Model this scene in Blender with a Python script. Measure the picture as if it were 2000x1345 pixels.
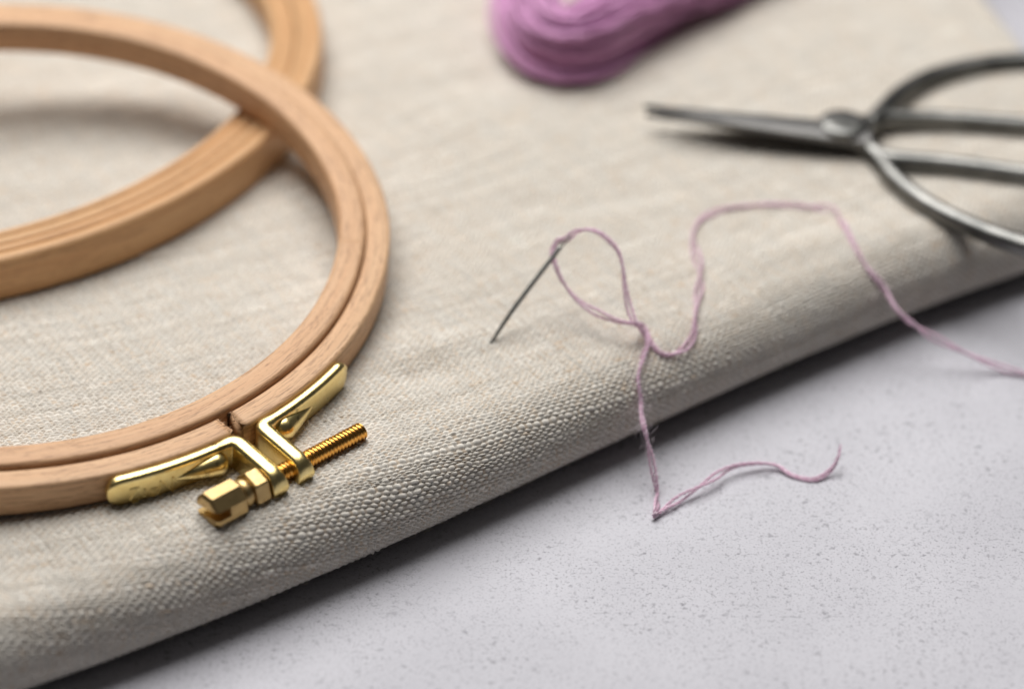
import bpy, bmesh, math, random
import numpy as np
from mathutils import Vector, Matrix

# ------------------------------------------------------------------ camera, light, exposure
S = 0.01                      # everything below is modelled in centimetres, 1 unit = 1 m
HC = 1.5                      # height of the folded linen above the table
rng = np.random.default_rng(7)
random.seed(7)
scene = bpy.context.scene
for o in list(bpy.data.objects):
    bpy.data.objects.remove(o)

ELEV, DIST, FPX = 0.6091, 41.42, 5000.0
CAM = np.array([0, -DIST * math.cos(ELEV), DIST * math.sin(ELEV) + HC])
FW = np.array([0, math.cos(ELEV), -math.sin(ELEV)])
RT = np.array([1.0, 0, 0])
UP = np.cross(RT, FW)
cd = bpy.data.cameras.new('camera')
cam = bpy.data.objects.new('camera', cd)
scene.collection.objects.link(cam)
cam.matrix_world = Matrix(((RT[0], UP[0], -FW[0], CAM[0] * S), (RT[1], UP[1], -FW[1], CAM[1] * S),
                           (RT[2], UP[2], -FW[2], CAM[2] * S), (0, 0, 0, 1)))
cd.lens, cd.sensor_width = FPX / 2000 * 36, 36
cd.clip_start, cd.clip_end = 0.01, 50
cd.dof.use_dof = True
cd.dof.focus_distance = 0.392
cd.dof.aperture_fstop = 7.4
scene.camera = cam

world = bpy.data.worlds.new('World')
scene.world = world
world.use_nodes = True
world.node_tree.nodes['Background'].inputs[0].default_value = (0.92, 0.96, 1.0, 1)
world.node_tree.nodes['Background'].inputs[1].default_value = 0.03


def area(name, loc, target, size, size_y, power, colour):
    l = bpy.data.lights.new(name, 'AREA')
    l.shape, l.size, l.size_y, l.energy, l.color = 'RECTANGLE', size, size_y, power, colour
    o = bpy.data.objects.new(name, l)
    scene.collection.objects.link(o)
    o.location = loc
    o.rotation_euler = (Vector(target) - Vector(loc)).to_track_quat('-Z', 'Y').to_euler()
    return o


area('window_light', (-0.15, 0.44, 0.93), (0, 0.02, 0), 0.90, 0.95, 19.3, (1.0, 0.985, 0.962))
scene.view_settings.view_transform = 'Standard'
scene.view_settings.look = 'None'
scene.view_settings.exposure = 0
scene.view_settings.gamma = 1
scene.view_settings.use_curve_mapping = False
scene.cycles.use_denoising = True


def ray(px, py):
    d = FW * FPX + RT * (px - 1000) + UP * (672.5 - py)
    return d / np.linalg.norm(d)


def at(px, py, z):
    """point of the photograph's sight line at height z (cm above the table)"""
    d = ray(px, py)
    return CAM + d * ((z - CAM[2]) / d[2])


def at_depth(px, py, depth):
    d = ray(px, py)
    return CAM + d * (depth / (d @ FW))


# ------------------------------------------------------------------ helpers
def link(o, parent=None):
    scene.collection.objects.link(o)
    if parent is not None:
        o.parent = parent
    return o


def tag(o, label=None, cat=None, group=None, kind=None):
    if label: o['label'] = label
    if cat: o['category'] = cat
    if group: o['group'] = group
    if kind: o['kind'] = kind
    return o


def empty(name, matrix=None, loc=(0, 0, 0)):
    o = bpy.data.objects.new(name, None)
    o.empty_display_size = 0.01
    link(o)
    if matrix is not None:
        o.matrix_world = matrix
    else:
        o.location = [c * S for c in loc]
    return o


def np_mesh(name, V, F, mat, parent=None, uv=None, smooth=True):
    """V (n,3) cm, F list/array of faces, uv per vertex"""
    me = bpy.data.meshes.new(name)
    V = np.asarray(V, dtype=np.float32) * S
    if isinstance(F, np.ndarray) and F.ndim == 2:
        k = F.shape[1]
        me.vertices.add(len(V)); me.vertices.foreach_set('co', V.ravel())
        me.loops.add(F.size); me.loops.foreach_set('vertex_index', F.astype(np.int32).ravel())
        me.polygons.add(len(F))
        me.polygons.foreach_set('loop_start', np.arange(0, F.size, k, dtype=np.int32))
        me.polygons.foreach_set('loop_total', np.full(len(F), k, dtype=np.int32))
        me.update(calc_edges=True)
    else:
        me.from_pydata([tuple(v) for v in V], [], [list(f) for f in F])
    if uv is not None:
        ul = me.uv_layers.new(name='UVMap')
        idx = np.empty(len(me.loops), dtype=np.int32)
        me.loops.foreach_get('vertex_index', idx)
        ul.data.foreach_set('uv', np.asarray(uv, dtype=np.float32)[idx].ravel())
    me.polygons.foreach_set('use_smooth', np.full(len(me.polygons), smooth))
    me.materials.append(mat)
    o = bpy.data.objects.new(name, me)
    return link(o, parent)


def smooth_path(pts, n, closed=False):
    """Catmull-Rom through pts, resampled evenly to n points"""
    P = np.asarray(pts, float)
    if closed:
        Q = np.vstack([P[-1], P, P[0], P[1]])
    else:
        Q = np.vstack([2 * P[0] - P[1], P, 2 * P[-1] - P[-2]])
    out = []
    for i in range(1, len(Q) - 2):
        p0, p1, p2, p3 = Q[i - 1:i + 3]
        for t in np.linspace(0, 1, 24, endpoint=False):
            out.append(.5 * (2 * p1 + (p2 - p0) * t + (2 * p0 - 5 * p1 + 4 * p2 - p3) * t * t + (3 * p1 - p0 - 3 * p2 + p3) * t ** 3))
    out.append(Q[-2])
    out = np.array(out)
    L = np.concatenate([[0], np.cumsum(np.linalg.norm(np.diff(out, axis=0), axis=1))])
    s = np.linspace(0, L[-1], n)
    return np.stack([np.interp(s, L, out[:, k]) for k in range(3)], 1), s


def frames(P, up=(0, 0, 1), transport=True):
    T = np.gradient(P, axis=0)
    T /= np.linalg.norm(T, axis=1)[:, None]
    N = np.zeros_like(P)
    u = np.asarray(up, float)
    n = u - (u @ T[0]) * T[0]
    if np.linalg.norm(n) < 1e-3:
        n = np.cross(T[0], [1, 0, 0.3])
    n /= np.linalg.norm(n)
    for i in range(len(P)):
        base = n if transport else u
        n = base - (base @ T[i]) * T[i]
        n = n / np.linalg.norm(n)
        N[i] = n
    return T, N, np.cross(T, N)


def sweep(P, section, A, B, scale_a=None, scale_b=None, cap=True):
    """sweep a closed 2-D section (m,2) along P with frame axes A, B"""
    n, m = len(P), len(section)
    sa = np.ones(n) if scale_a is None else np.asarray(scale_a)
    sb = np.ones(n) if scale_b is None else np.asarray(scale_b)
    V = (P[:, None, :] + (section[None, :, 0] * sa[:, None])[..., None] * A[:, None, :]
         + (section[None, :, 1] * sb[:, None])[..., None] * B[:, None, :]).reshape(-1, 3)
    i = np.arange(n - 1)[:, None] * m
    j = np.arange(m)[None, :]
    k = (j + 1) % m
    F = np.stack([i + j, i + k, i + m + k, i + m + j], -1).reshape(-1, 4).tolist()
    if cap:
        F.append(list(range(m))[::-1])
        F.append(list(range((n - 1) * m, n * m)))
    return V, F


def circle(m, r=1.0):
    t = np.linspace(0, 2 * math.pi, m, endpoint=False)
    return np.stack([np.cos(t), np.sin(t)], 1) * r


def round_rect(w, h, r, k=4):
    """outline of a w x h rectangle with corner radius r"""
    out = []
    for cx, cy, a0 in ((w / 2 - r, h / 2 - r, 0), (-w / 2 + r, h / 2 - r, 90), (-w / 2 + r, -h / 2 + r, 180), (w / 2 - r, -h / 2 + r, 270)):
        for q in range(k + 1):
            a = math.radians(a0 + 90 * q / k)
            out.append((cx + r * math.cos(a), cy + r * math.sin(a)))
    return np.array(out)


class Bag:
    """collects several pieces of one part into one mesh"""
    def __init__(self): self.V, self.F, self.n = [], [], 0
    def add(self, V, F):
        self.V.append(np.asarray(V, float))
        self.F += [[q + self.n for q in f] for f in F]
        self.n += len(V)
    def build(self, name, mat, parent=None, smooth=True):
        return np_mesh(name, np.vstack(self.V), self.F, mat, parent, smooth=smooth)


def tube(P, r, sides=8, up=(0, 0, 1)):
    T, N, B = frames(P, up)
    r = np.broadcast_to(np.asarray(r, float), (len(P),))
    return sweep(P, circle(sides), N, B, r, r)


def lathe(profile, origin, axis, ref, seg=48):
    """profile list of (along, radius)"""
    axis = np.asarray(axis, float); axis /= np.linalg.norm(axis)
    a = np.asarray(ref, float); a = a - (a @ axis) * axis; a /= np.linalg.norm(a)
    b = np.cross(axis, a)
    t = np.linspace(0, 2 * math.pi, seg, endpoint=False)
    V, F = [], []
    for h, r in profile:
        V += [origin + axis * h + r * (math.cos(q) * a + math.sin(q) * b) for q in t]
    for i in range(len(profile) - 1):
        for j in range(seg):
            k = (j + 1) % seg
            F.append([i * seg + j, i * seg + k, (i + 1) * seg + k, (i + 1) * seg + j])
    F.append(list(range(seg))[::-1])
    F.append(list(range((len(profile) - 1) * seg, len(profile) * seg)))
    return np.array(V), F


def vnoise(x, y, seed):
    """smooth 2-D value noise in -1..1, unit lattice"""
    r = np.random.default_rng(seed)
    tab = r.uniform(-1, 1, (256, 256)).astype(np.float32)
    xi, yi = np.floor(x).astype(np.int64), np.floor(y).astype(np.int64)
    fx, fy = (x - xi).astype(np.float32), (y - yi).astype(np.float32)
    fx, fy = fx * fx * (3 - 2 * fx), fy * fy * (3 - 2 * fy)
    x0, x1, y0, y1 = xi & 255, (xi + 1) & 255, yi & 255, (yi + 1) & 255
    return (tab[x0, y0] * (1 - fx) * (1 - fy) + tab[x1, y0] * fx * (1 - fy) + tab[x0, y1] * (1 - fx) * fy + tab[x1, y1] * fx * fy)


# ------------------------------------------------------------------ materials
def new_mat(name):
    m = bpy.data.materials.new(name)
    m.use_nodes = True
    nt = m.node_tree
    return m, nt, nt.nodes['Principled BSDF']


def nd(nt, kind, **kw):
    n = nt.nodes.new(kind)
    for k, v in kw.items():
        if k in ('operation', 'blend_type', 'data_type', 'attribute_name', 'attribute_type', 'noise_dimensions', 'feature', 'distance', 'color_mode'):
            setattr(n, k, v)
        else:
            n.inputs[k.replace('_', ' ')].default_value = v
    return n


def ramp(nt, src, stops):
    r = nt.nodes.new('ShaderNodeValToRGB')
    els = r.color_ramp.elements
    while len(els) < len(stops):
        els.new(0.5)
    for e, (p, c) in zip(els, stops):
        e.position = p
        e.color = (c, c, c, 1) if isinstance(c, (int, float)) else (*c, 1)
    nt.links.new(src, r.inputs[0])
    return r.outputs[0]


def mix(nt, fac, a, b, blend='MIX'):
    m = nt.nodes.new('ShaderNodeMix')
    m.data_type, m.blend_type = 'RGBA', blend
    for sock, v in ((m.inputs[0], fac), (m.inputs[6], a), (m.inputs[7], b)):
        if hasattr(v, 'is_linked'):
            nt.links.new(v, sock)
        else:
            sock.default_value = v if isinstance(v, float) else (*v, 1) if len(v) == 3 else v
    return m.outputs[2]


def coords(nt, kind='Object', scale=(1, 1, 1)):
    tc = nt.nodes.new('ShaderNodeTexCoord')
    mp = nt.nodes.new('ShaderNodeMapping')
    mp.inputs['Scale'].default_value = scale
    nt.links.new(tc.outputs[kind], mp.inputs[0])
    return mp.outputs[0]


def noise(nt, vec, scale, detail=3.0, rough=0.55):
    n = nd(nt, 'ShaderNodeTexNoise', Scale=scale, Detail=detail, Roughness=rough)
    nt.links.new(vec, n.inputs['Vector'])
    return n.outputs['Fac']


def bump(nt, bsdf, height, strength, dist):
    b = nd(nt, 'ShaderNodeBump', Strength=strength, Distance=dist)
    nt.links.new(height, b.inputs['Height'])
    nt.links.new(b.outputs[0], bsdf.inputs['Normal'])


def wood(name, light, dark, fleck, pore=0.5):
    m, nt, b = new_mat(name)
    uv = coords(nt, 'UV', (1, 1, 1))
    long_ = coords(nt, 'UV', (0.55, 14, 1))
    vlong = coords(nt, 'UV', (0.12, 3.0, 1))
    flecks = coords(nt, 'UV', (3.2, 26, 1))
    g = noise(nt, long_, 1.0, 4, .6)
    w = noise(nt, vlong, 1.0, 3, .5)
    f = noise(nt, flecks, 1.0, 2, .5)
    c = mix(nt, ramp(nt, g, [(.3, 0), (.72, 1)]), light, dark)
    c = mix(nt, ramp(nt, w, [(.35, 0), (.7, .65)]), c, tuple(q * s for q, s in zip(light, (.95, .80, .70))))
    c = mix(nt, ramp(nt, f, [(.62, 0), (.72, pore)]), c, fleck)
    ln = noise(nt, coords(nt, 'UV', (.42, 7.5, 1)), 1.0, 4, .62)
    c = mix(nt, ramp(nt, ln, [(.478, 0), (.496, pore), (.504, pore), (.522, 0)]), c, tuple(.6 * f_ + .25 * d_ for f_, d_ in zip(fleck, dark)))
    dash = noise(nt, coords(nt, 'UV', (7, 55, 1)), 1.0, 2, .5)
    c = mix(nt, ramp(nt, dash, [(.62, 0), (.70, .8 * pore)]), c, fleck)
    nt.links.new(c, b.inputs['Base Color'])
    b.inputs['Roughness'].default_value = .52
    b.inputs['Specular IOR Level'].default_value = .35
    fine = noise(nt, coords(nt, 'UV', (6, 60, 1)), 1.0, 3, .6)
    h = mix(nt, .5, fine, f)
    bump(nt, b, h, .35, .00025)
    return m


M = {}
M['beech'] = wood('beech_wood', (.66, .425, .25), (.56, .33, .18), (.25, .115, .055), .72)
M['beech_outer'] = wood('beech_wood_pale', (.67, .44, .258), (.57, .345, .19), (.25, .12, .06), .7)
M['beech_gold'] = wood('beech_wood_golden', (.66, .42, .22), (.53, .305, .145), (.32, .165, .07), .55)


def brass(name, base, rough, tarnish, speck):
    m, nt, b = new_mat(name)
    v = coords(nt, 'Object')
    n1 = noise(nt, v, 700, 3, .6)
    n2 = noise(nt, v, 1700, 3, .7)
    n3 = noise(nt, v, 230, 4, .65)
    c = mix(nt, ramp(nt, n1, [(.35, 0), (.75, .55)]), base, tarnish)
    c = mix(nt, ramp(nt, n3, [(.63, 0), (.68, speck)]), c, (.10, .06, .025))
    nt.links.new(c, b.inputs['Base Color'])
    b.inputs['Metallic'].default_value = 1
    r = nt.nodes.new('ShaderNodeMapRange')
    r.inputs['To Min'].default_value, r.inputs['To Max'].default_value = rough - .06, rough + .10
    nt.links.new(n1, r.inputs[0])
    nt.links.new(r.outputs[0], b.inputs['Roughness'])
    bump(nt, b, mix(nt, .65, n1, n2), .34, .00013)
    return m


M['brass'] = brass('polished_brass', (.84, .68, .31), .28, (.72, .53, .20), .5)
M['brass_dull'] = brass('machined_brass', (.52, .37, .17), .36, (.40, .26, .11), .35)
M['brass_copper'] = brass('copper_toned_brass', (.80, .42, .10), .24, (.62, .30, .07), .2)


def steel():
    m, nt, b = new_mat('dark_forged_steel')
    v = coords(nt, 'Object')
    n = noise(nt, v, 90, 5, .68)
    nt.links.new(mix(nt, ramp(nt, n, [(.32, 0), (.68, 1)]), (.09, .093, .09), (.28, .275, .26)), b.inputs['Base Color'])
    b.inputs['Metallic'].default_value = 1
    b.inputs['Roughness'].default_value = .38
    bump(nt, b, n, .2, .0003)
    return m


def steel_blade():
    m, nt, b = new_mat('blackened_blade_steel')
    v = coords(nt, 'Object')
    n = noise(nt, v, 220, 4, .6)
    nt.links.new(mix(nt, n, (.07, .07, .07), (.15, .145, .14)), b.inputs['Base Color'])
    b.inputs['Metallic'].default_value = .85
    b.inputs['Roughness'].default_value = .42
    bump(nt, b, n, .2, .0003)
    return m


M['steel'] = steel()
M['blade'] = steel_blade()
m, nt, b = new_mat('needle_steel')
b.inputs['Base Color'].default_value = (.28, .28, .265, 1)
b.inputs['Metallic'].default_value = 1
b.inputs['Roughness'].default_value = .36
M['needle'] = m


def cotton(name, c1, c2, rough=.7):
    m, nt, b = new_mat(name)
    v = coords(nt, 'Object')
    n = noise(nt, v, 900, 3, .6)
    nt.links.new(mix(nt, ramp(nt, n, [(.35, 0), (.7, 1)]), c1, c2), b.inputs['Base Color'])
    b.inputs['Roughness'].default_value = rough
    b.inputs['Specular IOR Level'].default_value = .35
    b.inputs['Sheen Weight'].default_value = .25
    b.inputs['Subsurface Weight'].default_value = 0.0
    return m


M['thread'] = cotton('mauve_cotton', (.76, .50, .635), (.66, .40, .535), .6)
M['thread_twist_light'] = cotton('mauve_cotton_twist_light', (.86, .66, .77), (.78, .56, .68), .6)  # paler ply: twist shading put into the colour, with some variegated tone
M['fuzz'] = cotton('mauve_fibre', (.86, .76, .81), (.80, .68, .74), .7)
M['floss'] = cotton('orchid_floss', (.68, .34, .58), (.50, .215, .43), .5)
M['fibre'] = cotton('linen_fibre', (.62, .56, .46), (.52, .44, .34), .8)


def linen():
    m, nt, b = new_mat('woven_linen')
    a = nd(nt, 'ShaderNodeAttribute', attribute_name='yarn_colour')
    v = coords(nt, 'Object')
    n = noise(nt, v, 3500, 3, .6)
    c = mix(nt, 1.0, a.outputs['Color'], ramp(nt, n, [(.25, .86), (.75, 1.0)]), 'MULTIPLY')
    nt.links.new(c, b.inputs['Base Color'])
    b.inputs['Roughness'].default_value = .85
    b.inputs['Specular IOR Level'].default_value = .2
    b.inputs['Sheen Weight'].default_value = .1
    bump(nt, b, n, .3, .0001)
    return m


M['linen'] = linen()


def stone():
    m, nt, b = new_mat('speckled_plaster')
    v = coords(nt, 'Object')
    big = noise(nt, v, 22, 4, .6)
    fine = noise(nt, v, 900, 3, .7)
    c = mix(nt, ramp(nt, big, [(.3, 0), (.7, 1)]), (.445, .438, .475), (.535, .527, .567))
    c = mix(nt, ramp(nt, fine, [(.52, 0), (.75, .45)]), c, (.37, .365, .40))
    # scattered dark flecks of several sizes, gathered in loose drifts
    drift = noise(nt, v, 55, 3, .6)
    for sc, lo, hi, st, pw in ((480, .64, .73, .66, .50), (1100, .595, .70, .60, .46), (2600, .56, .69, .55, .40), (300, .68, .76, .45, .55)):
        sp = noise(nt, v, sc, 2, .5)
        f = ramp(nt, sp, [(lo, 0), (hi, st)])
        g = ramp(nt, drift, [(pw - .18, 0), (pw + .1, 1)])
        mm = nd(nt, 'ShaderNodeMath', operation='MULTIPLY')
        nt.links.new(f, mm.inputs[0]); nt.links.new(g, mm.inputs[1])
        c = mix(nt, mm.outputs[0], c, (.17, .165, .185))
    nt.links.new(c, b.inputs['Base Color'])
    b.inputs['Roughness'].default_value = .55
    b.inputs['Specular IOR Level'].default_value = .35
    bump(nt, b, mix(nt, .4, fine, big), .18, .0004)
    return m


M['stone'] = stone()

# ------------------------------------------------------------------ tabletop
t = bpy.data.meshes.new('tabletop')
bm = bmesh.new()
bmesh.ops.create_cube(bm, size=1)
for v in bm.verts:
    v.co = Vector((v.co.x * 1.5, v.co.y * 1.2 + .05, (v.co.z - .5) * .03))
bmesh.ops.bevel(bm, geom=bm.edges[:], offset=.004, segments=2, affect='EDGES')
bm.to_mesh(t); bm.free()
t.materials.append(M['stone'])
tag(link(bpy.data.objects.new('tabletop', t)), 'pale lavender grey speckled table surface', kind='structure')

# ------------------------------------------------------------------ linen cloth: woven yarns over a rolled fold
ALPHA = math.radians(35.5)
U2 = np.array([math.cos(ALPHA), math.sin(ALPHA)])
V2 = np.array([-math.sin(ALPHA), math.cos(ALPHA)])
RB = HC / 2                                        # half height of the rolled edge
_x = np.linspace(0, 1, 600)
_phi = math.pi * (.45 * _x + .55 * _x * _x * (3 - 2 * _x))      # tangent angle: the roll tightens gradually
_roll = HC / np.trapezoid(np.sin(_phi), _x) if hasattr(np, 'trapezoid') else HC / np.trapz(np.sin(_phi), _x)
_pl = _x * _roll
_step = np.diff(_pl)
_pt = -np.concatenate([[0], np.cumsum(.5 * (np.cos(_phi[1:]) + np.cos(_phi[:-1])) * _step)])
_pz = HC - np.concatenate([[0], np.cumsum(.5 * (np.sin(_phi[1:]) + np.sin(_phi[:-1])) * _step)])


def fold_axis():
    """line in plan where the roll starts, from where its underside passes out of sight"""
    sil = np.array([(44, 1345), (200, 1284), (400, 1208), (600, 1128), (800, 1054), (950, 972), (1075, 915), (1200, 854),
                    (1430, 751), (1700, 639), (1755, 621), (2000, 527)], float)
    out = []
    for p in sil:
        d = ray(*p)
        ph = math.atan2(-d[2], -(d[:2] @ V2))
        k = int(np.argmin(np.abs(_phi - ph)))
        out.append(at(*p, _pz[k])[:2] - V2 * _pt[k])
    out = np.array(out)
    s, h = out @ U2, out @ V2
    return np.polyfit(s, h, 3), s.min(), s.max()


FOLD, S0, S1 = fold_axis()


def hfold(s):
    sc = np.clip(s, S0 - 1, S1 + .5)
    d = np.polyval(np.polyder(FOLD), sc)
    return np.polyval(FOLD, sc) + (s - sc) * d


_h0, _h1 = at(1893, 0, .5)[:2], at(1958, 100, .5)[:2]
HEM_K = (_h1[0] - _h0[0]) / (_h1[1] - _h0[1])


def hem(x, y):
    return x - (_h0[0] + HEM_K * np.clip(y - _h0[1], -4.5, 5)) + .50 + .06 * np.sin(y * 1.1)


def base_surface(s, t):
    """sheet coordinate (along the fold, distance behind it) -> point; t < 0 wraps round the roll"""
    l = -np.minimum(t, 0)
    dt = np.where(t >= 0, t, np.interp(l, _pl, _pt) + np.maximum(l - _pl[-1], 0))
    z = np.where(t >= 0, HC, np.interp(l, _pl, _pz))
    h = hfold(s)
    x = U2[0] * s + V2[0] * (h + dt)
    y = U2[1] * s + V2[1] * (h + dt)
    top = np.clip((z - RB) / RB, 0, 1)
    # gentle undulation of the top sheet
    w = .040 * vnoise(x * .30 + 40, y * .42 + 20, 3) + .005 * vnoise(x * .8 + 9, y * 1.3 + 5, 4)
    c, sn = math.cos(.28), math.sin(.28)
    def ridge(px, py, length, width, amp):
        P = at(px, py, HC)
        a, b_ = (x - P[0]) * c + (y - P[1]) * sn, -(x - P[0]) * sn + (y - P[1]) * c
        return amp * np.exp(-(a / length) ** 2 - (b_ / width) ** 2)
    w += ridge(860, 672, 1.3, .42, .075) - ridge(835, 730, .6, .32, .07)
    w += ridge(1600, 480, 2.2, .5, .07) - ridge(1890, 500, .7, .30, .12) + ridge(1640, 535, 1.1, .3, .04) - ridge(1590, 590, .7, .22, .06) - ridge(1010, 150, 2.2, .35, .05) - ridge(1180, 390, 1.6, .4, .03)
    w += ridge(330, 200, 2.5, .9, .10) - ridge(60, 1150, 2.0, .7, .05) + ridge(40, 1040, 2.5, .6, .05) + ridge(150, 1165, 3.0, .25, .05)
    z = z + w * top
    # the pile of folded layers thins out to its right hand hem
    edge = np.clip(hem(x, y) / .55, 0, 1)
    z = z * (1 - .9 * edge ** 2.2)
    return np.stack([x, y, z], -1)


PP, PQ = .070, .057                               # yarn pitch along / across the rows
sx0, sx1, tq0, tq1 = -19.0, 20.0, -6.5, 25.0
ni = int((sx1 - sx0) / PP)
row = np.clip(1 + .30 * rng.standard_normal(int((tq1 - tq0) / PQ)), .55, 1.6)
row_q = tq0 + np.concatenate([[0], np.cumsum(row * PQ)])
KP, KQ = 4, 5
gi = np.arange(0, ni * KP + 1) / KP                # yarn index coordinate
gj = np.arange(0, (len(row_q) - 1) * KQ + 1) / KQ
p_ax = sx0 + gi * PP
q_ax = np.interp(gj, np.arange(len(row_q)), row_q)


def shear(s):
    sc = np.clip(s, -10, 7)
    return -.10 * s + .011 * sc * sc + (s - sc) * .022 * sc


def build_linen():
    BL = 20
    nP, nQ = (len(p_ax) - 1) // BL * BL + 1, (len(q_ax) - 1) // BL * BL + 1
    p, q, I, J = p_ax[:nP], q_ax[:nQ], gi[:nP], gj[:nQ]
    # coarse pass: which blocks of the sheet can the place show in detail
    PB, QB = np.meshgrid(p[::BL], q[::BL], indexing='ij')
    BP = base_surface(PB, QB + shear(PB))
    rel = BP - CAM
    dep = rel @ FW
    ix, iy = 1000 + FPX * (rel @ RT) / dep, 672.5 - FPX * (rel @ UP) / dep
    TB = QB + shear(PB)
    seen = (ix > -520) & (ix < 2400) & (iy > -320) & (iy < 1750) & (TB > -2.6)
    blk = seen[:-1, :-1] | seen[1:, :-1] | seen[:-1, 1:] | seen[1:, 1:]
    keep_lo = TB > -4.0
    blk_lo = ~blk & keep_lo[:-1, :-1] & keep_lo[1:, 1:] & keep_lo[1:, :-1] & keep_lo[:-1, 1:]
    vid = np.full((nP, nQ), -1, dtype=np.int64)
    need = np.zeros((nP, nQ), dtype=bool)
    for a, b_ in zip(*np.nonzero(blk)):
        need[a * BL:a * BL + BL + 1, b_ * BL:b_ * BL + BL + 1] = True
    for a, b_ in zip(*np.nonzero(blk_lo)):
        for da in (0, BL):
            for db in (0, BL):
                need[a * BL + da, b_ * BL + db] = True
    ai, bj = np.nonzero(need)
    vid[ai, bj] = np.arange(len(ai))
    ps, qs, Iv, Jv = p[ai], q[bj], I[ai], J[bj]
    # yarns wander a little
    qd = qs + PQ * (.6 * vnoise(Iv * .09, Jv * .30 + 7, 11) + .30 * vnoise(Iv * .42 + 9, Jv * .9, 17))
    pd = ps + PP * (.45 * vnoise(Iv * .5 + 3, Jv * .10, 12) + .25 * vnoise(Iv * .7 + 5, Jv * .6, 18))
    t = qd + shear(pd)
    P0 = base_surface(pd, t)
    e = .01
    Nn = np.cross(base_surface(pd + e, t) - P0, base_surface(pd, t + e) - P0)
    Nn /= np.linalg.norm(Nn, axis=1)[:, None] + 1e-12
    # plain weave: weft rows (along p) over and under the warp
    jj, ii = np.floor(Jv).astype(int), np.floor(Iv + .5).astype(int)
    dq = (Jv - jj - .5)                              # -.5 .. .5 across the row
    dp = (Iv - ii)
    jw = jj
    thick = .8 * vnoise(Iv * .07 + jw * 17.3, jw * 1.0 + .5, 13) + .7 * vnoise(Iv * .33 + jw * 11.3, jw * 1.0 + .5, 19)
    slub = np.clip(vnoise(Iv * .20 + jw * 31.7, jw * 1.0 + .5, 14) - .45, 0, 1) * 1.5
    rowt = row[np.clip(jw, 0, len(row) - 1)]
    hw = np.clip(.450 + .085 * thick + .12 * slub, .34, .60)
    A = .0185
    over = np.cos(math.pi * (Iv + jw))
    over = np.sign(over) * np.abs(over) ** .62
    prof = 1 - (dq / hw) ** 2
    weft = A * over + .021 * (rowt ** .6) * (1 + .30 * thick + .8 * slub) * np.sqrt(np.clip(prof, 0, 1))
    weft = np.where(prof > 0, weft, -1)
    hp = np.clip(.36 + .07 * vnoise(ii * 1.0 + .5, Jv * .08 + ii * 13.1, 15), .28, .5)
    profp = 1 - (dp / hp) ** 2
    ov2 = -np.cos(math.pi * (Jv - .5 + ii))
    warp = A * .55 * ov2 + .010 * np.sqrt(np.clip(profp, 0, 1))
    warp = np.where(profp > 0, warp, -1)
    h = np.maximum(np.maximum(weft, warp), -.036)
    is_w = weft >= warp
    h = h + .0020 * vnoise(Iv * 2.1, Jv * 2.7, 16)
    Vx = P0 + Nn * h[:, None]
    Vx[:, 2] = np.maximum(Vx[:, 2], .012)
    # yarn colours
    r1 = np.random.default_rng(5)
    rowc = r1.normal(0, 1, 4000)
    colc = r1.normal(0, 1, 4000)
    segw = vnoise(Iv * .22 + jw * 7.7, jw + .5, 21)
    segp = vnoise(ii + .5, Jv * .2 + ii * 5.1, 22)
    bw = .98 + .03 * rowc[jw % 4000] + .13 * segw + .16 * slub
    bp = .76 + .05 * colc[ii % 4000] + .08 * segp
    br = np.where(is_w, bw, bp)
    tan_w = np.clip(vnoise(Iv * .3 + jw * 3.9, jw + .5, 23) - .56, 0, 1) * 2.2
    tan_p = np.clip(.30 + .5 * segp, 0, .8)
    tan = np.where(is_w, tan_w, tan_p)[:, None]
    col = (np.array([.775, .73, .66]) * (1 - tan) + np.array([.66, .50, .35]) * tan) * br[:, None]
    col = np.clip(col, .05, .90)
    # faces
    F = []
    fa, fb = np.nonzero(blk)
    lx, ly = np.meshgrid(np.arange(BL), np.arange(BL), indexing='ij')
    X = (fa[:, None] * BL + lx.ravel()[None]).ravel()
    Y = (fb[:, None] * BL + ly.ravel()[None]).ravel()
    F.append(np.stack([vid[X, Y], vid[X + 1, Y], vid[X + 1, Y + 1], vid[X, Y + 1]], 1))
    fa, fb = np.nonzero(blk_lo)
    X, Y = fa * BL, fb * BL
    F.append(np.stack([vid[X, Y], vid[X + BL, Y], vid[X + BL, Y + BL], vid[X, Y + BL]], 1))
    F = np.vstack(F)
    inside = hem(P0[:, 0], P0[:, 1]) < .56
    F = F[inside[F].all(axis=1)]
    o = np_mesh('linen_cloth', Vx, F, M['linen'])
    at_ = o.data.color_attributes.new('yarn_colour', 'FLOAT_COLOR', 'POINT')
    at_.data.foreach_set('color', np.hstack([col, np.ones((len(col), 1))]).astype(np.float32).ravel())
    print('linen verts', len(Vx), 'faces', len(F))
    return o


cloth = build_linen()
tag(cloth, 'natural beige woven linen cloth, folded into a thick rolled edge on the table', 'cloth')


def on_cloth(px, py, lift=0.0):
    """where the sight line meets the linen, raised by lift"""
    d = ray(px, py)
    ss, ts = np.meshgrid(np.linspace(S0 - 2, S1 + 2, 220), np.linspace(-2.4, 16, 620), indexing='ij')
    if not hasattr(on_cloth, 'c'):
        on_cloth.c = base_surface(ss, ts).reshape(-1, 3)
        e = .02
        n = np.cross(base_surface(ss + e, ts) - base_surface(ss, ts), base_surface(ss, ts + e) - base_surface(ss, ts)).reshape(-1, 3)
        on_cloth.n = n / np.linalg.norm(n, axis=1)[:, None]
    rel = on_cloth.c - CAM
    along = rel @ d
    off = np.linalg.norm(rel - along[:, None] * d, axis=1)
    ok = (on_cloth.n @ d) < .05
    k = np.argmin(np.where(ok, off, 99))
    P = CAM + d * (((on_cloth.c[k] - CAM) @ on_cloth.n[k]) / (d @ on_cloth.n[k]))
    return P + on_cloth.n[k] * lift


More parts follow.
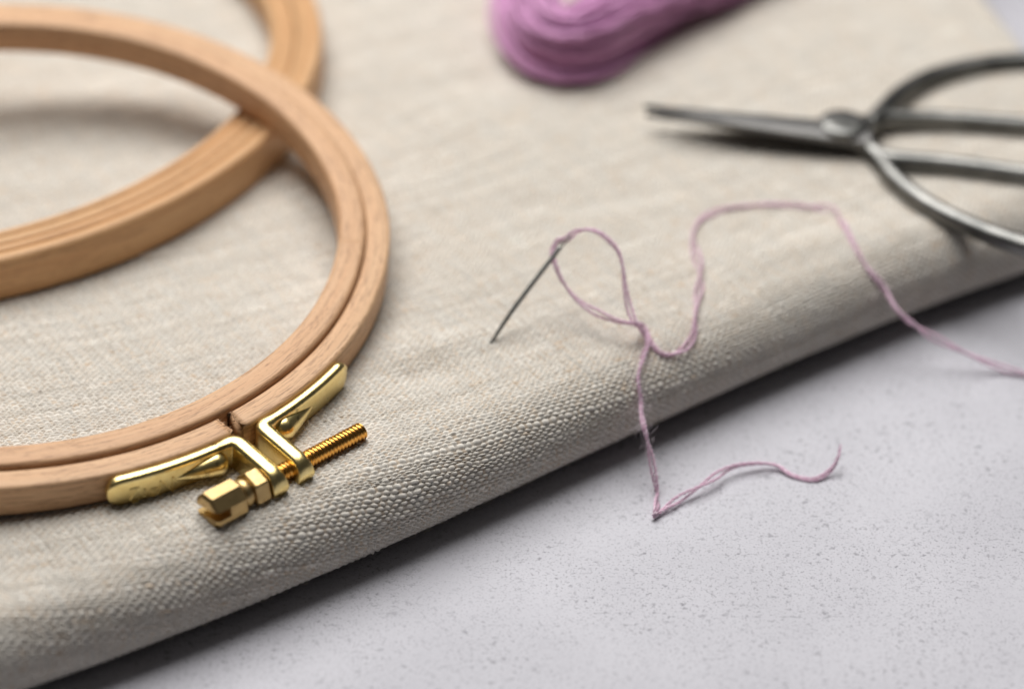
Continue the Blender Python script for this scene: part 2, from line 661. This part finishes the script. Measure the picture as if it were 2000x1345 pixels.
# loose fibres standing off the weave
def stray_fibres():
    r = np.random.default_rng(31)
    bag = Bag()
    spots = []
    for k in range(620):
        s = r.uniform(-8.5, 6)
        spots.append((s, r.uniform(-2.1, 1.2) if r.random() < .75 else r.uniform(-2.1, -1.3)))
    for s, tt in spots:
        P = base_surface(np.array([s]), np.array([tt]))[0]
        e = .02
        n = np.cross(base_surface(np.array([s + e]), np.array([tt]))[0] - P, base_surface(np.array([s]), np.array([tt + e]))[0] - P)
        n /= np.linalg.norm(n)
        a = r.normal(size=3); a -= (a @ n) * n; a /= np.linalg.norm(a)
        L = r.uniform(.06, .22)
        b_ = np.cross(n, a) * r.uniform(-.6, .6)
        q = np.linspace(0, 1, 7)[:, None]
        hgt = r.uniform(.02, .075)
        C = P + n * (.022 + hgt * np.sin(q * math.pi * r.uniform(.55, 1.0))) + a * L * (q - .3) + b_ * L * q * q
        bag.add(*tube(C, .0016, 4, n))
    o = bag.build('stray_fibres', M['fibre'], cloth)
    o['kind'] = 'stuff'
    o['label'] = 'fine loose fibres standing off the linen weave'


stray_fibres()

# ------------------------------------------------------------------ embroidery hoops
def basis(origin, n):
    n = np.asarray(n, float); n /= np.linalg.norm(n)
    a = np.cross([0, 1.0, 0], n); a /= np.linalg.norm(a)
    b_ = np.cross(n, a)
    return a, b_, n, np.asarray(origin, float)


def hoop_matrix(B):
    a, b_, n, o = B
    return Matrix(((a[0], b_[0], n[0], o[0] * S), (a[1], b_[1], n[1], o[1] * S), (a[2], b_[2], n[2], o[2] * S), (0, 0, 0, 1)))


def hoop_local(B, px, py, z):
    a, b_, n, o = B
    d = ray(px, py)
    P = CAM + d * (((o + n * z - CAM) @ n) / (d @ n)) - o
    return np.array([P @ a, P @ b_, P @ n])


def ring(name, profile, a0, a1, mat, parent, seg=360, closed=True, jag=None):
    """profile: closed list of (radius, height); swept about the hoop axis"""
    prof = np.asarray(profile, float)
    m = len(prof)
    ang = np.linspace(a0, a1, seg + 1)
    if closed:
        ang = ang[:-1]
    n = len(ang)
    pl = np.concatenate([[0], np.cumsum(np.linalg.norm(np.diff(np.vstack([prof, prof[:1]]), axis=0), axis=1))])
    V, UV = [], []
    R = prof[:, 0].max()
    for i, t_ in enumerate(ang):
        wob = .006 * math.sin(5 * t_ + 1) + .004 * math.sin(11 * t_)
        tt = np.full(m + 1, t_)
        if jag is not None and not closed:
            if i == 0: tt = t_ + jag[0]
            if i == n - 1: tt = t_ + jag[1]
        pr = np.vstack([prof, prof[:1]])
        V.append(np.stack([(pr[:, 0] + wob) * np.cos(tt), (pr[:, 0] + wob) * np.sin(tt), pr[:, 1]], 1))
        UV.append(np.stack([np.full(m + 1, (t_ - a0) * R), pl], 1))
    V, UV = np.vstack(V), np.vstack(UV)
    F = []
    w = m + 1
    for i in range(n if closed else n - 1):
        k = (i + 1) % n
        for j in range(m):
            F.append([i * w + j, i * w + j + 1, k * w + j + 1, k * w + j])
    if not closed:
        F.append(list(range(m))[::-1])
        F.append([(n - 1) * w + j for j in range(m)])
    o = np_mesh(name, V, F, mat, parent, uv=UV)
    bm = bmesh.new(); bm.from_mesh(o.data)
    bmesh.ops.recalc_face_normals(bm, faces=bm.faces[:])
    bm.to_mesh(o.data); bm.free()
    return o


def ring_profile(r0, r1, h, z0=0.0, c=.055, k=4):
    """rounded rectangle between radii r0..r1, heights z0..z0+h"""
    q = round_rect(r1 - r0, h, c, k)
    # a point or two along the long sides keeps the shading flat there
    return q + np.array([(r0 + r1) / 2, z0 + h / 2])


# the rear hoop, lying flat on the linen
RR, RWID, RH = 8.1155, .98, .785
BR = basis((-11.7022, 8.6884, HC + .012), (0, 0, 1))
rear = empty('embroidery_hoop', hoop_matrix(BR))
tag(rear, 'golden wooden embroidery hoop lying flat on the linen, under the hoop with brass screw', 'embroidery hoop', 'wooden embroidery hoops')


def grooved_profile(r0, r1, h):
    """a ring whose top carries two soft beads"""
    w = r1 - r0
    top = []
    for f, d in ((0.0, .10), (.05, .03), (.14, 0), (.34, 0), (.42, .04), (.46, .10), (.50, .04), (.58, 0), (.84, 0), (.95, .03), (1.0, .09)):
        top.append((r0 + f * w, h - d))
    bot = [(r1, .05), (r1 - .05, 0), (r0 + .05, 0), (r0, .05)]
    return top + bot


ring('inner_ring', grooved_profile(RR - RWID, RR - .52, RH - .02), 0, 2 * math.pi, M['beech_gold'], rear)
ring('outer_ring', grooved_profile(RR - .50, RR, RH), 0, 2 * math.pi, M['beech_gold'], rear)

# the front hoop: rests on the rear hoop, tips forward to the linen, closed by a brass screw
RF, WO, WI, FH = 6.5, .40, .46, .56
BF = basis((-8.5528, 1.7871, .7543 + HC + .02), (.0857, -.087, 1))
front = empty('embroidery_hoop', hoop_matrix(BF))
tag(front, 'wooden embroidery hoop with brass screw clasp, tilted up on the other hoop', 'embroidery hoop', 'wooden embroidery hoops')


def ang_of(px, py, z=FH):
    q = hoop_local(BF, px, py, z)
    return math.atan2(q[1], q[0])


g0, g1 = ang_of(447, 839), ang_of(476, 825)
gap_c = (g0 + g1) / 2
print('gap angle', math.degrees(gap_c), 'width', (g1 - g0) * RF, [math.degrees(ang_of(*p)) for p in ((205, 940), (470, 862), (518, 832), (688, 702))])
inner_prof = ring_profile(RF - WO - WI, RF - WO - .015, FH + .06, .02, .075, 4)
outer_prof = ring_profile(RF - WO, RF, FH, 0, .06, 4)
ring('inner_ring', inner_prof, 0, 2 * math.pi, M['beech'], front)
r2 = np.random.default_rng(3)
j0 = r2.uniform(-.009, .006, len(outer_prof) + 1); j0[-1] = j0[0]
j1 = r2.uniform(-.006, .009, len(outer_prof) + 1); j1[-1] = j1[0]
outer = ring('outer_ring', outer_prof, g1, g0 + 2 * math.pi, M['beech_outer'], front, 420, False, (j0, j1))
# torn wood fibres on the two sawn ends
bag = Bag()
for k in range(30):
    side = k % 2
    a0_ = g0 if side == 0 else g1
    dirn = 1 if side == 0 else -1
    rr = r2.uniform(RF - WO + .03, RF - .03)
    zz = FH - (.01 if r2.random() < .7 else r2.uniform(.02, .3))
    L = r2.uniform(.03, .09)
    q = np.linspace(0, 1, 5)
    aa = a0_ + dirn * (q * L - .02) / rr
    C = np.stack([(rr + r2.normal(0, .02) * q) * np.cos(aa), (rr + r2.normal(0, .02) * q) * np.sin(aa), zz + r2.normal(.01, .025) * q * q], 1)
    bag.add(*tube(C, .017 * (1.05 - q), 5))
bag.build('splinter', M['beech_outer'], outer)

# brass clasp: two brackets, each an arm along the ring turning out into a tab
er = np.array([math.cos(gap_c), math.sin(gap_c), 0])          # outwards at the gap
et = np.array([-math.sin(gap_c), math.cos(gap_c), 0])         # along the ring, towards the right arm
TH, AH, ZM = .19, .52, .285
TAB = 1.14


def bracket(end_a, corner_a, sgn, name_label=None):
    """sgn +1: arm lies on the side of larger angles"""
    rc = RF + TH / 2 + .004
    arm = np.linspace(end_a, corner_a, 40)
    path = [np.array([rc * math.cos(q), rc * math.sin(q), ZM]) for q in arm]
    c0 = path[-1]
    tx = -(c0 @ et) * 0
    off = c0 @ et
    f = .13                                                   # corner fillet
    last = path[-1]
    tdir = np.array([-math.sin(corner_a), math.cos(corner_a), 0]) * (-sgn)
    for q in np.linspace(0, math.pi / 2, 9)[1:]:
        path.append(last + tdir * f * math.sin(q) + er * f * (1 - math.cos(q)))
    top = path[-1]
    for q in np.linspace(0, TAB - f, 24)[1:]:
        path.append(top + er * q)
    P = np.array(path)
    d = np.concatenate([[0], np.cumsum(np.linalg.norm(np.diff(P, axis=0), axis=1))])
    L = d[-1]
    # resample finely near the rounded ends
    x = np.concatenate([.25 * (1 - np.cos(np.linspace(0, math.pi / 2, 12))), np.linspace(.27, L - .29, 90), L - .27 * np.cos(np.linspace(0, math.pi / 2, 14)) * 1.0])
    x = np.unique(np.clip(x, 0, L))
    P = np.stack([np.interp(x, d, P[:, k]) for k in range(3)], 1)
    T = np.gradient(P, axis=0); T /= np.linalg.norm(T, axis=1)[:, None]
    Z = np.tile([0, 0, 1.0], (len(P), 1))
    Bn = np.cross(Z, T)
    ra, rt = .25, .27
    hs = np.ones(len(P))
    m0, m1 = x < ra, x > L - rt
    hs[m0] = np.sqrt(np.clip(1 - ((ra - x[m0]) / ra) ** 2.2, .01, 1))
    hs[m1] = np.sqrt(np.clip(1 - ((x[m1] - L + rt) / rt) ** 2, .012, 1))
    ws = np.ones(len(P))
    ws[m0] = .45 + .55 * np.sqrt(np.clip(1 - ((ra - x[m0]) / ra) ** 2, 0, 1))
    grow = np.clip((x - (L - TAB - .25)) / .3, 0, 1)
    ws = ws * (1 + .40 * grow)
    hs = hs * (1 + .06 * grow)
    sec = round_rect(TH, AH, .082, 6)
    bag = Bag()
    bag.add(*sweep(P, sec, Bn, Z, ws, hs))
    # tapering gusset in the crook of arm and tab
    g = np.concatenate([.20 * (1 - np.cos(np.linspace(0, math.pi / 2, 14))), np.linspace(.23, 1, 24)])
    aa = corner_a + sgn * (.08 + .98 * g) / RF
    rad = .19 * np.sqrt(np.clip(1 - ((.20 - g) / .20) ** 2, .0, 1)) * (g < .20) + (g >= .20) * .19 * (1 - np.clip((g - .20) / .80, 0, 1) ** 1.15) + .010
    rg = RF + TH - .055 + .065 * (1 - g)
    C = np.stack([rg * np.cos(aa), rg * np.sin(aa), ZM - .02 + 0 * aa], 1)
    o = bag.build('clasp_bracket', M['brass'], front)
    V, F = tube(C, rad, 24)
    np_mesh('gusset', V, F, M['brass'], o)
    return o, top


aL_end, aL_c = ang_of(205, 935), ang_of(452, 864)
aR_end, aR_c = ang_of(690, 702), ang_of(528, 822)
left_b, topL = bracket(aL_end, aL_c, -1 if aL_end < aL_c else 1)
right_b, topR = bracket(aR_end, aR_c, -1 if aR_end < aR_c else 1)

# raised stamp on the left arm, upside down as the hoop lies
glyphs = [
    [[(0, 0), (0, 1), (.62, 0), (.62, 1)]],
    [[(.9 + .24 * math.cos(q), .62 + .26 * math.sin(q)) for q in np.linspace(0, 2 * math.pi, 17)], [(.9 + .09 * math.cos(q), .62 + .10 * math.sin(q)) for q in np.linspace(0, 2 * math.pi, 11)]],
    [[(1.36 + .05 * math.cos(q), .30 + .05 * math.sin(q)) for q in np.linspace(0, 2 * math.pi, 9)], [(1.36 + .05 * math.cos(q), .72 + .05 * math.sin(q)) for q in np.linspace(0, 2 * math.pi, 9)]],
    [[(1.62, .74), (1.66, .92), (1.80, 1.0), (1.97, .94), (2.03, .76), (1.95, .55), (1.62, 0), (2.06, 0)]],
]
bag = Bag()
sgnL = 1 if aL_end < aL_c else -1
a_text0 = ang_of(334, 905)
HT, ROUT = .29, RF + TH + .004
for gl in glyphs:
    for line in gl:
        pts = []
        for (x_, y_) in line:
            al = a_text0 - sgnL * (x_ * HT * 1.15) / ROUT
            pts.append(np.array([ROUT * math.cos(al), ROUT * math.sin(al), ZM + .06 - y_ * HT]))
        pts = np.array(pts)
        dense = np.vstack([np.linspace(pts[i], pts[i + 1], 6, endpoint=False) for i in range(len(pts) - 1)] + [pts[-1:]])
        bag.add(*tube(dense, .0165, 6))
bag.build('stamped_lettering', M['brass'], left_b)

# the screw through both tabs
RS = RF + TH + .74
ax_o = er * RS + np.array([0, 0, ZM])


def axis_param(px, py):
    """place along the screw axis nearest the sight line"""
    a, b_, n, o = BF
    Mx = np.stack([a, b_, n], 1)
    O = Mx @ ax_o + o
    D = Mx @ et
    d = ray(px, py)
    A_ = np.stack([D, -d], 1)
    sol = np.linalg.lstsq(A_, CAM - O, rcond=None)[0]
    return sol[0]


k_tip, k_tabR, k_tabL, k_head = axis_param(708, 840), axis_param(592, 905), axis_param(540, 935), axis_param(420, 1000)
sg = 1 if k_tip > k_head else -1
print('screw', k_head, k_tabL, k_tabR, k_tip, 'tabs', topL @ et, topR @ et)
ex = et * sg                                                  # from head to tip
tl, trr = sg * (topL @ et), sg * (topR @ et)
kh = tl - 1.17
kt = sg * k_tip


def helix(k0, k1, r_out, depth, pitch, mat, parent, name):
    a = er; b_ = np.cross(ex, a)
    seg, per = 32, 10
    n = int((k1 - k0) / pitch * per)
    V, F = [], []
    for i in range(n + 1):
        h = k0 + (k1 - k0) * i / n
        for j in range(seg):
            q = 2 * math.pi * j / seg
            ph = (h / pitch - j / seg) % 1.0
            tri = abs(ph - .5) * 2
            rr = r_out - depth * (1 - min(1, tri * 1.35))
            endf = min(1, (k1 - h) / .05)
            rr *= .82 + .18 * math.sqrt(max(0, 1 - (1 - endf) ** 2))
            V.append(ax0 + ex * h + rr * (math.cos(q) * a + math.sin(q) * b_))
    for i in range(n):
        for j in range(seg):
            k = (j + 1) % seg
            F.append([i * seg + j, i * seg + k, (i + 1) * seg + k, (i + 1) * seg + j])
    F.append(list(range(seg))[::-1]); F.append(list(range(n * seg, (n + 1) * seg)))
    return np_mesh(name, V, F, mat, parent)


ax0 = er * RS + np.array([0, 0, ZM])
screw = helix(kh + .3, kt, .142, .022, .066, M['brass_copper'], front, 'screw')


def hex_piece(k0, k1, r, nside, chamfer, rot=0.0):
    a = er; b_ = np.cross(ex, a)
    V, F = [], []
    prof = [(k0, r - chamfer), (k0 + chamfer * .8, r), (k1 - chamfer * .8, r), (k1, r - chamfer)]
    for h, rr in prof:
        for j in range(nside):
            q = rot + 2 * math.pi * j / nside
            V.append(ax0 + ex * h + rr * (math.cos(q) * a + math.sin(q) * b_))
    for i in range(3):
        for j in range(nside):
            k = (j + 1) % nside
            F.append([i * nside + j, i * nside + k, (i + 1) * nside + k, (i + 1) * nside + j])
    F.append(list(range(nside))[::-1]); F.append(list(range(3 * nside, 4 * nside)))
    return np.array(V), F


def bevel_mesh(o, off, seg=2, ang=.5):
    bm = bmesh.new(); bm.from_mesh(o.data)
    bmesh.ops.recalc_face_normals(bm, faces=bm.faces[:])
    ed = [e for e in bm.edges if len(e.link_faces) == 2 and e.calc_face_angle(0) > ang]
    bmesh.ops.bevel(bm, geom=ed, offset=off * S, segments=seg, affect='EDGES', profile=.5, clamp_overlap=True)
    for f in bm.faces: f.smooth = False
    bm.to_mesh(o.data); bm.free()


# hexagonal collar against the left tab
V, F = hex_piece(tl - .42, tl - .155, .30, 6, .035, .2)
collar = np_mesh('hex_collar', V, F, M['brass_dull'], screw, smooth=False)
bevel_mesh(collar, .022, 3)
V, F = lathe([(tl - .60, .15), (tl - .58, .205), (tl - .52, .235), (tl - .45, .225), (tl - .40, .2)], ax0, ex, er)
np_mesh('neck', V, F, M['brass_dull'], screw)


def head():
    """eight sided head with a cross slot sawn into its end"""
    a = er; b_ = np.cross(ex, a)
    k0, k1, r, sd = kh, tl - .58, .30, .25
    bm = bmesh.new()
    def wedge(q0, q1, h0, h1, gap):
        # quarter of the octagon, drawn in from the slot by half its width
        pts = []
        n = 8
        verts2 = [(r * math.cos(rot + 2 * math.pi * j / n), r * math.sin(rot + 2 * math.pi * j / n)) for j in range(n)]
        return verts2
    rot = .25
    V, F = hex_piece(k0, k1, r, 8, .055, rot)
    o = np_mesh('slotted_head', V, F, M['brass_dull'], screw, smooth=False)
    # saw the slot
    V2_, F2_ = [], []
    def cutter(dirv, other, w):
        me = bpy.data.meshes.new('c')
        c = []
        for h in (k0 - .1, k0 + sd):
            for u in (-.5, .5):
                for v in (-w / 2, w / 2):
                    c.append(tuple((ax0 + ex * h + dirv * u + other * v) * S))
        f = [(0, 1, 3, 2), (4, 6, 7, 5), (0, 4, 5, 1), (2, 3, 7, 6), (0, 2, 6, 4), (1, 5, 7, 3)]
        me.from_pydata(c, [], f)
        bmm = bmesh.new(); bmm.from_mesh(me); bmesh.ops.recalc_face_normals(bmm, faces=bmm.faces[:]); bmm.to_mesh(me); bmm.free()
        return bpy.data.objects.new('c', me)
    bmm = bmesh.new(); bmm.from_mesh(o.data); bmesh.ops.recalc_face_normals(bmm, faces=bmm.faces[:]); bmm.to_mesh(o.data); bmm.free()
    qs = SLOT
    d1 = math.cos(qs) * a + math.sin(qs) * b_
    d2 = -math.sin(qs) * a + math.cos(qs) * b_
    c1 = cutter(d1, d2, .15)
    link(c1, front)
    md = o.modifiers.new('slot', 'BOOLEAN')
    md.operation, md.object, md.solver = 'DIFFERENCE', c1, 'EXACT'
    bpy.context.view_layer.update()
    dg = bpy.context.evaluated_depsgraph_get()
    me = bpy.data.meshes.new_from_object(o.evaluated_get(dg))
    o.modifiers.clear()
    old = o.data
    o.data = me
    me.name = 'slotted_head'
    bpy.data.meshes.remove(old)
    bpy.data.objects.remove(c1)
    bevel_mesh(o, .026, 3)
    return o


SLOT = -0.28
head()

# ------------------------------------------------------------------ floss skein
def skein():
    z = HC + .56
    px = [(1004, -420), (1016, -190), (1026, -50), (1040, 38), (1085, 90), (1138, 87), (1210, 43), (1314, -20), (1480, -95), (1700, -200), (1900, -330)]
    P, s = smooth_path([at(x, y, z) for x, y in px], 150)
    T, N, B = frames(P)
    r = np.random.default_rng(12)
    bag = Bag()
    n = 210
    fat = 1 + .40 * np.clip((s - s[-1] * .33) / (s[-1] * .18), 0, 1)
    for k in range(n):
        rad = .575 * math.sqrt((k + .5) / n) * (.86 + .14 * math.cos(3 * k * 2.39996 + 1))
        q0 = k * 2.39996
        tw = .22 * s + .30 * np.sin(s * r.uniform(.3, .9) + k)
        wob = 1 + .13 * np.sin(s * r.uniform(.4, 1.6) + r.uniform(0, 6))
        C = P + ((rad * fat * wob * np.cos(q0 + tw))[:, None] * N * .98 + (rad * fat * wob * np.sin(q0 + tw))[:, None] * B * 1.05)
        C[:, 2] = np.maximum(C[:, 2], HC + .06)
        bag.add(*tube(C, .040 * r.uniform(.8, 1.25), 6))
    o = bag.build('floss_skein', M['floss'])
    tag(o, 'looped skein of orchid purple embroidery floss lying on the linen', 'embroidery floss')


skein()

# ------------------------------------------------------------------ scissors
sc_o = at(1660, 245, HC)
sciss = empty('scissors', loc=sc_o)
tag(sciss, 'dark steel scissors with large loop handles lying on the linen', 'scissors')


def handle(px, name='handle'):
    P, s = smooth_path([at(x, y, HC + z) - sc_o for x, y, z in px], 190)
    T, N, B = frames(P, transport=False)
    w = np.ones(len(P))
    V, F = sweep(P, circle(14), N, B, .175 * w, .185 * w)
    np_mesh(name, V, F, M['steel'], sciss)


handle([(1640, 250, .34), (1690, 243, .33), (1730, 233, .26), (1850, 235, .19), (2000, 246, .17), (2150, 256, .17), (2290, 250, .17), (2360, 205, .17), (2300, 150, .17),
        (2150, 124, .17), (2000, 119, .17), (1900, 130, .17), (1820, 151, .18), (1765, 180, .22), (1728, 215, .28), (1700, 246, .32)])
handle([(1640, 262, .22), (1690, 288, .20), (1735, 311, .18), (1850, 322, .17), (2000, 342, .17), (2200, 372, .17), (2350, 430, .17), (2390, 490, .17), (2300, 530, .17),
        (2150, 520, .17), (2000, 480, .17), (1900, 444, .17), (1810, 399, .17), (1748, 350, .17), (1715, 308, .18), (1672, 268, .22)])


def blade(p0, z0, p1, z1, w0, th, flip):
    A, B_ = at(*p0, HC + z0) - sc_o, at(*p1, HC + z1) - sc_o
    n = 30
    q = np.linspace(0, 1, n)
    P = A + (B_ - A) * q[:, None]
    d = (B_ - A) / np.linalg.norm(B_ - A)
    side = np.cross([0, 0, 1.0], d); side /= np.linalg.norm(side)
    P = P + side * (.05 * flip * np.sin(q * math.pi))[:, None]
    w = w0 * (1 - q ** 1.5 * .93)
    up = np.cross(d, side)
    sec = np.array([(-.5, -.5), (.5, -.5), (.5, .1), (.25, .5), (-.30, .5), (-.5, .0)])
    V, F = sweep(P, sec, np.tile(side, (n, 1)), np.tile(up, (n, 1)), w, th * (1 - .6 * q))
    o = np_mesh('blade', V, F, M['blade'], sciss, smooth=False)


blade((1700, 262), .36, (1258, 208), .62, .72, .20, 1)
blade((1690, 262), .20, (1262, 224), .34, .78, .19, -1)
V, F = lathe([(-.10, .44), (.05, .46), (.09, .42), (.10, .25), (.102, .12), (.103, .03)], at(1648, 246, HC + .44) - sc_o, (0.06, 0, 1), (1, 0, 0), 40)
np_mesh('pivot_rivet', V, F, M['steel'], sciss)

# ------------------------------------------------------------------ needle
n_base = on_cloth(958, 672, 0)
n_eye = at_depth(1113, 457, 41.7)
bend = on_cloth(985, 627, 0) * .5 + (n_base + (n_eye - n_base) * .22) * .5
nd_dir = (n_eye - n_base) / np.linalg.norm(n_eye - n_base)
ndo = empty('sewing_needle', loc=n_base)
tag(ndo, 'slim steel needle stuck point down in the linen, threaded with mauve thread', 'needle')
side = np.cross(nd_dir, FW); side /= np.linalg.norm(side)
q = np.linspace(0, 1, 60)
L = np.linalg.norm(n_eye - n_base)
C = (n_eye - n_base)[None] * q[:, None] + side * (.05 * np.sin(np.clip(q, 0, 1) * math.pi) * (1 - q))[:, None]
tipdir = nd_dir * .6 + np.array([0, 0, -.5])
C = np.vstack([C[0] - nd_dir * .25, C])
rr = np.concatenate([[.012], .027 + .013 * np.clip(q * 3, 0, 1)])
E0 = L - .26                                                     # where the eye opens
shaft_n = int(60 * E0 / L) + 2
V, F = tube(C[:shaft_n], rr[:shaft_n], 14)
np_mesh('shaft', V, F, M['needle'], ndo)
# the eye: a narrow loop of steel
ec = []
c0, c1 = C[shaft_n - 2], n_eye - n_base
ln = np.linalg.norm(c1 - c0)
for a in np.linspace(0, 2 * math.pi, 40, endpoint=False):
    ec.append(c0 + (c1 - c0) * (.5 - .5 * math.cos(a)) + side * .026 * math.sin(a) * (1 if abs(math.sin(a)) else 1))
ec.append(ec[0])
V, F = tube(np.array(ec), .0135, 10, FW)
np_mesh('eye', V, F, M['needle'], ndo)

# ------------------------------------------------------------------ thread
TZ = .035


def G(px, py, lift=.055): return on_cloth(px, py, lift)


eye_mid = n_base + c0 * .35 + c1 * .65
main = [at(2120, 745, TZ), at(2000, 730, TZ + .02), at(1930, 708, .18), at(1860, 677, .45), at(1800, 645, .75), at(1755, 608, 1.05), G(1722, 566, .10),
        G(1692, 528, .05), G(1668, 485), G(1648, 445), G(1632, 421), G(1606, 412), G(1560, 408), G(1510, 405), G(1460, 408), G(1410, 416), G(1372, 432), G(1355, 458),
        G(1357, 490), G(1366, 525), G(1369, 552), G(1362, 590), G(1357, 630), G(1352, 660, .06), G(1334, 684, .06), G(1308, 696, .06), G(1285, 692, .07), G(1268, 672, .09),
        G(1258, 648, .10), at_depth(1240, 632, 41.28), at_depth(1205, 626, 41.35), at_depth(1160, 607, 41.50), at_depth(1125, 583, 41.60), at_depth(1098, 548, 41.60),
        at_depth(1083, 512, 41.62), at_depth(1079, 490, 41.73), at_depth(1090, 470, 41.78), eye_mid, at_depth(1128, 451, 41.67), at_depth(1160, 450, 41.60),
        at_depth(1188, 468, 41.55), at_depth(1208, 492, 41.50), at_depth(1217, 525, 41.45), at_depth(1221, 560, 41.40), at_depth(1229, 600, 41.35), at_depth(1243, 635, 41.25),
        G(1258, 664, .12), G(1263, 680, .11), G(1252, 706, .08), G(1243, 745, .06), G(1246, 785, .07), at_depth(1257, 830, 40.55), at_depth(1269, 880, 40.60),
        at_depth(1278, 930, 40.60), at_depth(1284, 968, 40.60), at(1281, 995, TZ + .10), at(1277, 1008, TZ + .02), at(1291, 998, TZ + .03), at(1325, 975, TZ + .05), at(1375, 945, TZ + .12),
        at(1425, 914, TZ + .12), at(1470, 905, TZ + .10), at(1515, 908, TZ + .05), at(1548, 928, TZ), at(1590, 936, TZ), at(1622, 918, TZ + .06), at(1638, 890, TZ + .22), at(1642, 866, TZ + .35)]
P, s = smooth_path(main, 5200)
# keep the thread clear of the weave wherever it lies on the linen
kk = np.arange(0, len(P), 16)
push = np.zeros((len(kk), 3))
for a_, i in enumerate(kk):
    dd = np.linalg.norm(on_cloth.c - P[i], axis=1)
    j = int(np.argmin(dd))
    sd = (P[i] - on_cloth.c[j]) @ on_cloth.n[j]
    if dd[j] < .5 and sd < .062:
        push[a_] = on_cloth.n[j] * (.062 - sd)
ker = np.array([1, 2, 3, 2, 1]) / 9.0
push = np.stack([np.convolve(push[:, c_], ker, 'same') for c_ in range(3)], 1)
P = P + np.stack([np.interp(np.arange(len(P)), kk, push[:, c_]) for c_ in range(3)], 1)
print('thread lift', np.abs(push).max())
thread = empty('embroidery_thread', loc=at(1276, 1009, 0))
tag(thread, 'long mauve thread looped through the needle, trailing across the linen onto the table', 'thread')
T, N, B = frames(P)
t0 = at(1276, 1009, 0)
r3 = np.random.default_rng(9)
# how far the two strands part along the way: noise, closed in the tight stretches
ga = np.arange(0, s[-1] + 1, .45)
sep = .021 + .042 * np.clip(np.interp(s, ga, r3.uniform(-.45, 1, len(ga))), 0, 1) ** 1.3
tw = np.cumsum(np.full(len(s), (s[1] - s[0]))) * 2.6 + 1.2 * np.interp(s, np.arange(0, s[-1] + 1, .8), r3.uniform(-1, 1, len(np.arange(0, s[-1] + 1, .8))))
iv = int(np.argmin(np.linalg.norm(P - at(1276, 1009, TZ), axis=1)))
sep = sep * (1 - .6 * np.exp(-((s - s[iv]) / .18) ** 2)) + .022 * np.exp(-((s - s[iv] + .48) / .22) ** 2)
sep = np.where(s > s[-1] - .5, sep * np.clip((s[-1] - s) / .5, .35, 1), sep)
fuzzbag = Bag()
for k in range(2):
    fray = np.clip((s[-1] - .10 * k - s) / .12, .25, 1)
    off = (np.cos(tw + math.pi * k) * sep)[:, None] * N + (np.sin(tw + math.pi * k) * sep)[:, None] * B
    C = P + off
    bag = Bag()
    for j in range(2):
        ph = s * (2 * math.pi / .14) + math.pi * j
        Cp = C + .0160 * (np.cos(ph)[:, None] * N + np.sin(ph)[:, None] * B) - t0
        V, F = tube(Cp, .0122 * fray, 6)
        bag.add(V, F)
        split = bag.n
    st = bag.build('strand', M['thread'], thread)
    st.data.materials.append(M['thread_twist_light'])
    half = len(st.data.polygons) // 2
    st.data.polygons.foreach_set('material_index', np.repeat([0, 1], [half, len(st.data.polygons) - half]).astype(np.int32))  # one darker and one lighter ply paint in the shading of the twist
# fluff standing off the thread, thickest where it hangs off the fold
cen = np.argmin(np.linalg.norm(P - at_depth(1262, 850, 40.55), axis=1))
for k in range(620):
    i = int(np.clip(cen + r3.normal(0, 190), 0, len(P) - 1)) if k < 170 else int(r3.uniform(1500, 5150))
    a = r3.normal(size=3); a /= np.linalg.norm(a)
    b_ = r3.normal(size=3); b_ /= np.linalg.norm(b_)
    c_ = r3.normal(size=3)
    q = np.linspace(0, 1, 8)[:, None]
    Lf = r3.uniform(.05, .20) if k < 170 else r3.uniform(.03, .10)
    Cc = P[i] + a * Lf * q + b_ * Lf * .7 * q * q + c_ * .02 * np.sin(q * 7) - t0
    fuzzbag.add(*tube(Cc, .0014, 4))
fz = fuzzbag.build('fluff', M['fuzz'], thread)
fz['kind'] = 'stuff'
